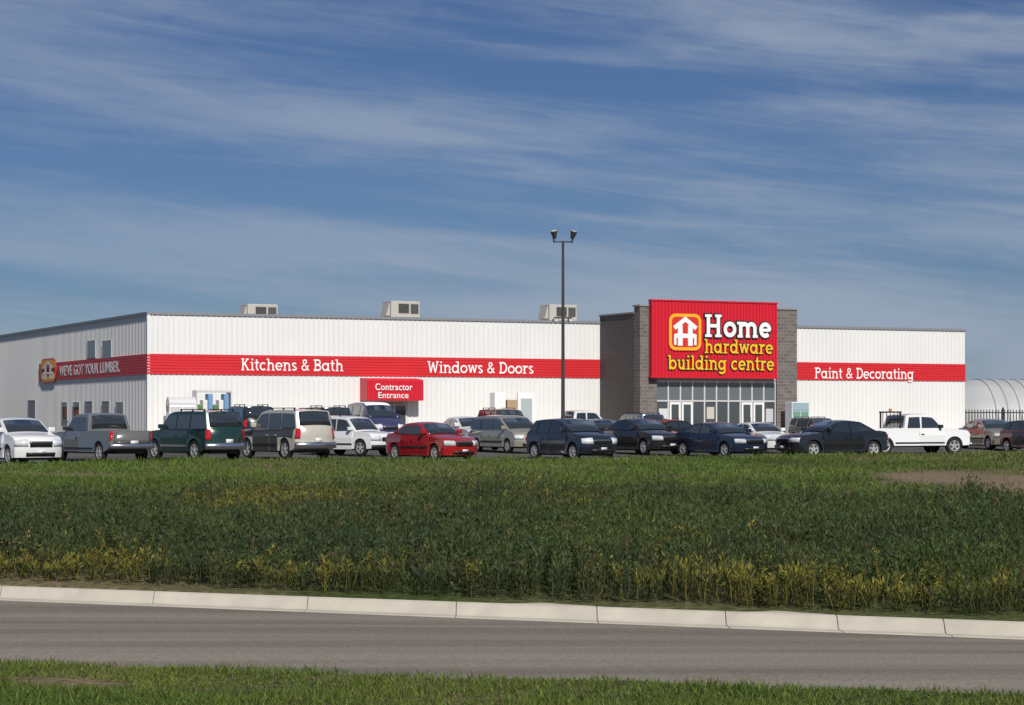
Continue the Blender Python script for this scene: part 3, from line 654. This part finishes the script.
obj('pallet',MB().box(-.8,.8,-.4,.4,0,.12),mat('wood',(.3,.2,.11),.8),e); obj('boxed_window',MB().box(-.75,-.05,-.35,.35,.12,2.25),M_wht,e,bevel=.02); obj('boxed_window',MB().box(.05,.7,-.35,.35,.12,1.9),mat('tan_card',(.42,.30,.18),.8),e,bevel=.02)
e=wallthing('upright_display',526,1.6,'white framed display panel by the wall','display',1.18)
obj('panel',MB().box(-.55,.55,-.06,.06,.3,2.3),M_wht,e); obj('panel_face',MB().box(-.35,.35,-.09,-.062,.8,2.0),mat('teal',(.40,.46,.46),.6),e); obj('panel_foot',MB().box(-.6,.6,-.3,.3,0,.3),M_alu,e)
e=wallthing('ice_chest',797,6.0,'green and white outdoor ice merchandiser by entrance','ice chest',1.12)
obj('chest_body',MB().box(-.6,.6,-.4,.4,0,1.95),mat('ice_white',(.6,.66,.7),.4),e,bevel=.05)
obj('chest_header',MB().box(-.55,.55,-.43,-.405,1.5,1.9),mat('ice_blue',(.30,.42,.46),.4),e)
for s in(-1,1): obj('chest_door',MB().box(s*.28-.25,s*.28+.25,-.43,-.405,.15,1.45),mat('ice_green',(.16,.32,.24),.4),e,bevel=.01)
# lumber rack at side wall
x,y=C0[0]-S(14)*UY-4.0*UX,C0[1]+S(14)*UX-4.0*UY
e=empty('lumber_rack',(x,y,BZ),ANG,'dark covered steel lumber rack beside the store','rack')
fr=MB()
for xx in(-1.6,1.6):
    for yy in(-4,0,4): fr.box(xx-.06,xx+.06,yy-.06,yy+.06,0,2.9)
fr.box(-1.7,1.7,-4.2,4.2,2.9,3.05); obj('rack_frame',fr,M_pole,e)
obj('rack_shelf',MB().box(-1.54,1.54,-3.9,3.9,1.3,1.38),M_pole,e)
for i in range(4): obj('lumber_stack',MB().box(-1.4+i*.7,-.8+i*.7,-3.6,3.6,1.38,1.9+.2*(i%2)),mat('redwood',(.25,.07,.05),.8),e)
# ------------------------------------------------------------ fence + greenhouse
fe=empty('steel_fence',(36,156,.4),math.radians(8),'dark steel picket fence beyond the store','fence')
mb=MB(); 
for i in range(0,110): mb.box(i*.22-4-.03,i*.22-4+.03,-.02,.02,0,1.95)
f0=obj('pickets',mb,M_pole,fe)
obj('rail',MB().box(-4,20,-.05,-.021,1.7,1.78).box(-4,20,-.05,-.021,.2,.28),M_pole,fe)
mb=MB()
for i in range(9): mb.box(i*3-4-.06,i*3-4+.06,.03,.15,0,2.1)
obj('fence_post',mb,M_pole,fe)
gh=empty('greenhouse',(45.6,215,.3),math.radians(5),'long grey-white quonset greenhouse behind the fence','greenhouse')
mb=MB(); hp=MB(); n=18; v=[]; nx=60
GH,GW=5.35,7.0
for i in range(nx+1):
    x=i*1.2-1.4; sc=1 if i>2 else (.80,.92,.975)[i]
    for k in range(n+1):
        a=math.pi*k/n; v.append((x,-GW*sc*math.cos(a)+7,GH*sc*math.sin(a)**.85))
    if i>2:
        for k in range(n):
            a=math.pi*k/n; b_=math.pi*(k+1)/n
            hp.cyl((x,-(GW+.03)*math.cos(a)+7,(GH+.03)*math.sin(a)**.85),(x,-(GW+.03)*math.cos(b_)+7,(GH+.03)*math.sin(b_)**.85),.05,n=5,cap=False)
m_=n+1
mb.add(v,[(i*m_+j,(i+1)*m_+j,(i+1)*m_+j+1,i*m_+j+1) for i in range(nx) for j in range(n)]+[tuple(range(m_))])
obj('cover',mb,mat('poly_film',(.42,.43,.43),.5,var=.2,scale=.4),gh,smooth=True)
obj('hoop',hp,M_trim,gh)
obj('base_board',MB().box(1,52,-.12,-.04,0,1.0),M_trim,gh)
# ------------------------------------------------------------ vegetation
def leafmat():
    m=bpy.data.materials.new('foliage'); m.use_nodes=True; nt=m.node_tree; b=nt.nodes['Principled BSDF']; b.inputs['Roughness'].default_value=.7; b.inputs['Specular IOR Level'].default_value=.2
    a=nt.nodes.new('ShaderNodeAttribute'); a.attribute_name='Col'; nt.links.new(a.outputs['Color'],b.inputs['Base Color'])
    tr=nt.nodes.new('ShaderNodeBsdfTranslucent'); nt.links.new(a.outputs['Color'],tr.inputs[0]); mx=nt.nodes.new('ShaderNodeMixShader'); mx.inputs[0].default_value=.3
    nt.links.new(b.outputs[0],mx.inputs[1]); nt.links.new(tr.outputs[0],mx.inputs[2]); nt.links.new(mx.outputs[0],nt.nodes['Material Output'].inputs[0]); return m
M_leaf=leafmat()
def leaves(name,Pp,Dd,L,Wd,col):
    N=len(Pp); Dd=Dd/np.linalg.norm(Dd,axis=1,keepdims=True); rnd=rng.normal(size=(N,3)); Sd=np.cross(Dd,rnd); Sd/=np.linalg.norm(Sd,axis=1,keepdims=True)
    L=L[:,None];Wd=Wd[:,None]
    v=np.stack([Pp,Pp+Dd*L*.45+Sd*Wd,Pp+Dd*L,Pp+Dd*L*.45-Sd*Wd],1).reshape(-1,3)
    me=bpy.data.meshes.new(name); me.vertices.add(4*N); me.vertices.foreach_set('co',v.astype(np.float32).ravel())
    me.loops.add(4*N); me.loops.foreach_set('vertex_index',np.arange(4*N,dtype=np.int32)); me.polygons.add(N)
    me.polygons.foreach_set('loop_start',np.arange(0,4*N,4,dtype=np.int32)); 
    try: me.polygons.foreach_set('loop_total',np.full(N,4,dtype=np.int32))
    except Exception: pass
    me.update(calc_edges=True); ca=me.color_attributes.new('Col','FLOAT_COLOR','POINT')
    c=np.repeat(np.concatenate([np.clip(col,0.004,1),np.ones((N,1))],1),4,0).astype(np.float32); ca.data.foreach_set('color',c.ravel()); me.materials.append(M_leaf)
    o=bpy.data.objects.new(name,me); COL.objects.link(o); o['kind']='stuff'; return o
def scatter(n,yf0,yf1,xmarg=4):
    x=rng.uniform(-1,1,n*6); t=rng.uniform(0,1,n*6); X=x*30
    y=yf0(X)+(yf1(X)-yf0(X))*t; ok=np.abs(X)<.245*y+xmarg
    return X[ok][:n],y[ok][:n]
# weeds: clumped fine-leaved plants
NW=66000
X,Y=scatter(NW,lambda x:kerbY(x)+.38,lambda x:kerbY(x)+25,2.3)
G=.42
cx=(np.floor(X/G)+.5+.7*(vnoise(np.floor(X/G)*7.1,np.floor(Y/G)*3.3,1,50)-.5))*G; cy=(np.floor(Y/G)+.5+.7*(vnoise(np.floor(X/G)*2.9,np.floor(Y/G)*8.7,1,51)-.5))*G
pull=rng.random(len(X))*.4; X=X*(1-pull)+cx*pull; Y=Y*(1-pull)+cy*pull; Y=np.maximum(Y,kerbY(X)+.36)
ch=vnoise(cx*13.7,cy*11.3,1,52); ct=vnoise(cx*9.1,cy*17.9,1,53)
d=Y-kerbY(X); bound=17+8*fbm(X,Y,6,5)-5*np.clip(-(X+3)/8,0,1)-2*np.clip((X-8)/4,0,1)
keep=(d<bound); X=X[keep];Y=Y[keep];d=d[keep];ch=ch[keep];ct=ct[keep];bound=bound[keep]; NW=len(X)
big=fbm(X,Y,4.0,12); spk=rng.random(NW); cl=fbm(X,Y,2.2,6)
hgt=(.16+.60*np.clip(cl-.2,0,1)+.36*ch**1.5+.28*spk**5)*np.clip(.66+d/6,.62,1.05)*np.clip((bound-d)/2.5+.5,.5,1)
hgt=np.minimum(hgt,.98)
strip=np.clip(1.35-d/1.5,0,1)*np.clip((fbm(X,Y,1.8,9)-.24)*2.4,0,1)*.80
pat=np.maximum(np.exp(-((X+4.5)/3.6)**2-((d-11)/4.5)**2),.7*np.exp(-((X-.3)/3.0)**2-((d-15)/3.0)**2)); pat=np.maximum(pat,.5*np.exp(-((X-2.5)/2.5)**2-((d-3.5)/1.5)**2)); pat=np.maximum(pat,.4*np.exp(-((X+9)/3)**2-((d-5)/3)**2))
yl=np.maximum(strip,pat*np.clip((fbm(X,Y,1.3,4)-.36)*4,0,1)*.60); yl=np.maximum(yl,np.clip((fbm(X,Y,3.0,8)-.60)*3,0,1)*.25)
yr=rng.random(NW)*.7+ct*.3; pl=(yr<yl)&(yl>.05)
K=16; hh=rng.random((NW,K))**.55; z0=groundZ(X,Y)
base=np.stack([X,Y,z0],1)[:,None,:]; lean=rng.normal(0,.09,(NW,1,2))
rad=.04+.05*rng.random((NW,1)); az=rng.uniform(0,2*math.pi,(NW,K))
Pp=np.repeat(base,K,1).astype(float); Pp[:,:,2]+=hh*hgt[:,None]; Pp[:,:,:2]+=lean*hh[:,:,None]; Pp[:,:,0]+=np.cos(az)*rad*(1.1-hh)*.8; Pp[:,:,1]+=np.sin(az)*rad*(1.1-hh)*.8
broad=(ct<.30)[:,None]
Dd=np.stack([np.cos(az),np.sin(az),np.where(broad,rng.uniform(.1,1.6,(NW,K)),rng.uniform(.6,3.0,(NW,K)))],2)
Ll=np.where(broad,rng.uniform(.05,.10,(NW,K)),rng.uniform(.045,.115,(NW,K))); Ww=Ll*np.where(broad,rng.uniform(.13,.22,(NW,K)),rng.uniform(.07,.14,(NW,K)))
blu=np.array([.040,.064,.028]); grn=np.array([.060,.090,.026]); oli=np.array([.115,.128,.040]); ye=np.array([.27,.235,.042]);brn=np.array([.14,.105,.055])
m1=np.clip((big-.35)*2.6+rng.normal(0,.15,NW),0,1)[:,None,None]; m2=np.clip((ct-.5)*2+rng.normal(0,.2,NW),0,1)[:,None,None]
col=blu*(1-m1)+grn*m1; col=col*(1-m2*.75)+oli*m2*.75
col=col*(.55+.75*hh[:,:,None])*rng.uniform(.65,1.35,(NW,K,1))  # lit tops painted into the leaf colour: darker low on the stem, lighter above
pa=np.where(pl,.85,np.clip(yl-.1,0,1)*.35)[:,None,None]*np.clip(hh*2.2-.9,0,1)[:,:,None]
yc=np.where(rng.random((NW,1,1))<.92,ye,brn)*rng.uniform(.6,1.25,(NW,K,1)); col=col*(1-pa)+yc*pa
dr=(rng.random((NW,1,1))<.05); col=np.where(dr,brn*rng.uniform(.6,1.3,(NW,K,1)),col)
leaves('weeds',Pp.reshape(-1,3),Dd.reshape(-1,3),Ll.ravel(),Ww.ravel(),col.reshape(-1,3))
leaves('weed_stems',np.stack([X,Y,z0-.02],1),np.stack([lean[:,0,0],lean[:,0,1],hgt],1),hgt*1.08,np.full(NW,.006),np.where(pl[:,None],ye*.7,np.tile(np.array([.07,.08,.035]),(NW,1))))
# rough grass behind weeds
n=120000
X,Y=scatter(n,lambda x:kerbY(x)+11,lambda x:edgeY(x)-.1,5)
d=Y-kerbY(X); e=edgeY(X)-Y
dry=np.clip((fbm(X,Y,9,21)-.45)*2+np.clip((X-6)/12,0,1)*.6,0,1); k=(rng.random(len(X))>np.clip(bareF(X,Y),0,1)*1.05); X=X[k];Y=Y[k];dry=dry[k];e=e[k];n=len(X)
c1=np.array([.10,.160,.027]);c2=np.array([.20,.18,.08]); q=np.clip(dry*.75+rng.normal(0,.22,n),0,1)[:,None]; col=(c1*(1-q)+c2*q)*rng.uniform(.65,1.3,(n,1))*(.6+.8*fbm(X,Y,3,25)[:,None])
ln=(.07+.17*fbm(X,Y,2,23)**1.5)*rng.uniform(.5,1.4,n); ln*=np.where(e<1.5,1.5,1)
leaves('rough_grass',np.stack([X,Y,groundZ(X,Y)-.01],1),np.stack([rng.normal(0,.45,n),rng.normal(0,.45,n),np.ones(n)],1),ln,rng.uniform(.010,.024,n),col)
# near verge
n=110000
X=rng.uniform(-9,9,n); Y=nearY(X)+.05-rng.random(n)**.9*4.5+(vnoise(X,X*0,.7,31)-.5)*.25
k=(rng.random(n)>np.clip(bareF(X,Y),0,1))&(rng.random(n)<.25+fbm(X,Y,.7,37)*1.2); X=X[k];Y=Y[k];n=len(X)
col=np.array([.085,.145,.024])*rng.uniform(.5,1.4,(n,1))+np.array([.09,.06,.025])*(rng.random((n,1))<.2)+np.array([.05,.03,.01])*vnoise(X,Y,1.2,33)[:,None]
ln=(.03+.12*fbm(X,Y,.8,32)**1.3)*rng.uniform(.4,1.5,n)
leaves('verge_grass',np.stack([X,Y,np.where(Y<nearY(X)-.02,groundZ(X,Y),-1.05)-.01],1),np.stack([rng.normal(0,.6,n),rng.normal(0,.6,n),np.ones(n)],1),ln,rng.uniform(.003,.008,n),col)
# ------------------------------------------------------------ world, sun, camera
sd=Vector((.29,-.957,0)).normalized(); el=math.radians(40)
SV=Vector((sd.x*math.cos(el),sd.y*math.cos(el),math.sin(el)))
w=bpy.data.worlds.new('World'); SC.world=w; w.use_nodes=True; nt=w.node_tree; nt.nodes.clear()
def N_(t,**k):
    n=nt.nodes.new(t)
    for a,b in k.items(): setattr(n,a,b)
    return n
lk=nt.links.new
out=N_('ShaderNodeOutputWorld'); bg=N_('ShaderNodeBackground'); bg.inputs[1].default_value=.1
sky=N_('ShaderNodeTexSky',sky_type='NISHITA'); sky.sun_disc=False; sky.sun_elevation=el; sky.sun_rotation=math.atan2(sd.x,sd.y); sky.altitude=700; sky.air_density=1.0; sky.dust_density=.3; sky.ozone_density=2.5
tint=N_('ShaderNodeMix',data_type='RGBA',blend_type='MULTIPLY'); tint.inputs[0].default_value=1; tint.inputs[7].default_value=(.25,.32,.46,1)
lk(sky.outputs[0],tint.inputs[6])
tc=N_('ShaderNodeTexCoord'); sp=N_('ShaderNodeSeparateXYZ'); lk(tc.outputs['Generated'],sp.inputs[0])
az=N_('ShaderNodeMath',operation='ARCTAN2'); lk(sp.outputs[0],az.inputs[0]); lk(sp.outputs[1],az.inputs[1])
elv=N_('ShaderNodeMath',operation='ARCSINE'); lk(sp.outputs[2],elv.inputs[0])
def MA(op,a,b=None,c=None):
    n=N_('ShaderNodeMath',operation=op)
    for i,q in enumerate((a,b,c)):
        if q is None: continue
        if isinstance(q,(int,float)): n.inputs[i].default_value=q
        else: lk(q,n.inputs[i])
    return n.outputs[0]
v1=MA('ADD',elv.outputs[0],MA('MULTIPLY',az.outputs[0],.10))
def cn(sx,sy,off,detail,dist,rough=.55):
    c=N_('ShaderNodeCombineXYZ'); lk(MA('ADD',MA('MULTIPLY',az.outputs[0],sx),off),c.inputs[0]); lk(MA('MULTIPLY',v1,sy),c.inputs[1])
    n=N_('ShaderNodeTexNoise'); n.inputs['Scale'].default_value=1; n.inputs['Detail'].default_value=detail; n.inputs['Distortion'].default_value=dist; n.inputs['Roughness'].default_value=rough
    lk(c.outputs[0],n.inputs['Vector']); return n.outputs['Fac']
def SM(v,a,b):
    rp=N_('ShaderNodeMapRange',interpolation_type='SMOOTHSTEP'); rp.inputs['From Min'].default_value=a; rp.inputs['From Max'].default_value=b; lk(v,rp.inputs['Value']); return rp.outputs[0]
a=cn(2.6,26,12.4,4,.4,.5); b=cn(8,100,7.0,11,.9,.62); pf=cn(45,150,1.0,8,.8,.6)
cl_=MA('ADD',MA('ADD',MA('MULTIPLY',a,.68),MA('MULTIPLY',b,.24)),MA('MULTIPLY',pf,.08))
side=MA('ADD',.66,MA('MULTIPLY',SM(az.outputs[0],-.22,.08),.34))
fac=MA('MULTIPLY',MA('MULTIPLY',SM(cl_,.385,.65),.80),side)
bn=cn(14,60,3.0,6,.3)
bank=MA('MULTIPLY',SM(az.outputs[0],.185,.225),MA('SUBTRACT',1.0,SM(MA('ADD',elv.outputs[0],MA('MULTIPLY',bn,-.03)),.016,.026)))
fac=MA('MAXIMUM',fac,MA('MULTIPLY',bank,.72))
mx=N_('ShaderNodeMix',data_type='RGBA'); lk(fac,mx.inputs[0]); lk(tint.outputs[2],mx.inputs[6]); mx.inputs[7].default_value=(3.3,3.9,4.9,1)
lk(mx.outputs[2],bg.inputs[0]); lk(bg.outputs[0],out.inputs[0])
sl=bpy.data.lights.new('sun','SUN'); sl.energy=4.4; sl.angle=math.radians(.5); sl.color=(1,.95,.87); so=bpy.data.objects.new('sun',sl); COL.objects.link(so); so.rotation_euler=SV.to_track_quat('Z','Y').to_euler(); so.location=(0,0,50)
cam=bpy.data.cameras.new('camera'); co=bpy.data.objects.new('camera',cam); COL.objects.link(co); co.location=(0,0,CAMZ); co.rotation_euler=(math.radians(90),0,0)
cam.sensor_width=36; cam.sensor_fit='HORIZONTAL'; cam.lens=FOC/1024*36; cam.shift_y=(HOR-352.5)/1024; cam.clip_end=20000; cam.clip_start=.1
SC.camera=co
SC.view_settings.view_transform='Standard'; SC.view_settings.look='None'; SC.view_settings.exposure=0
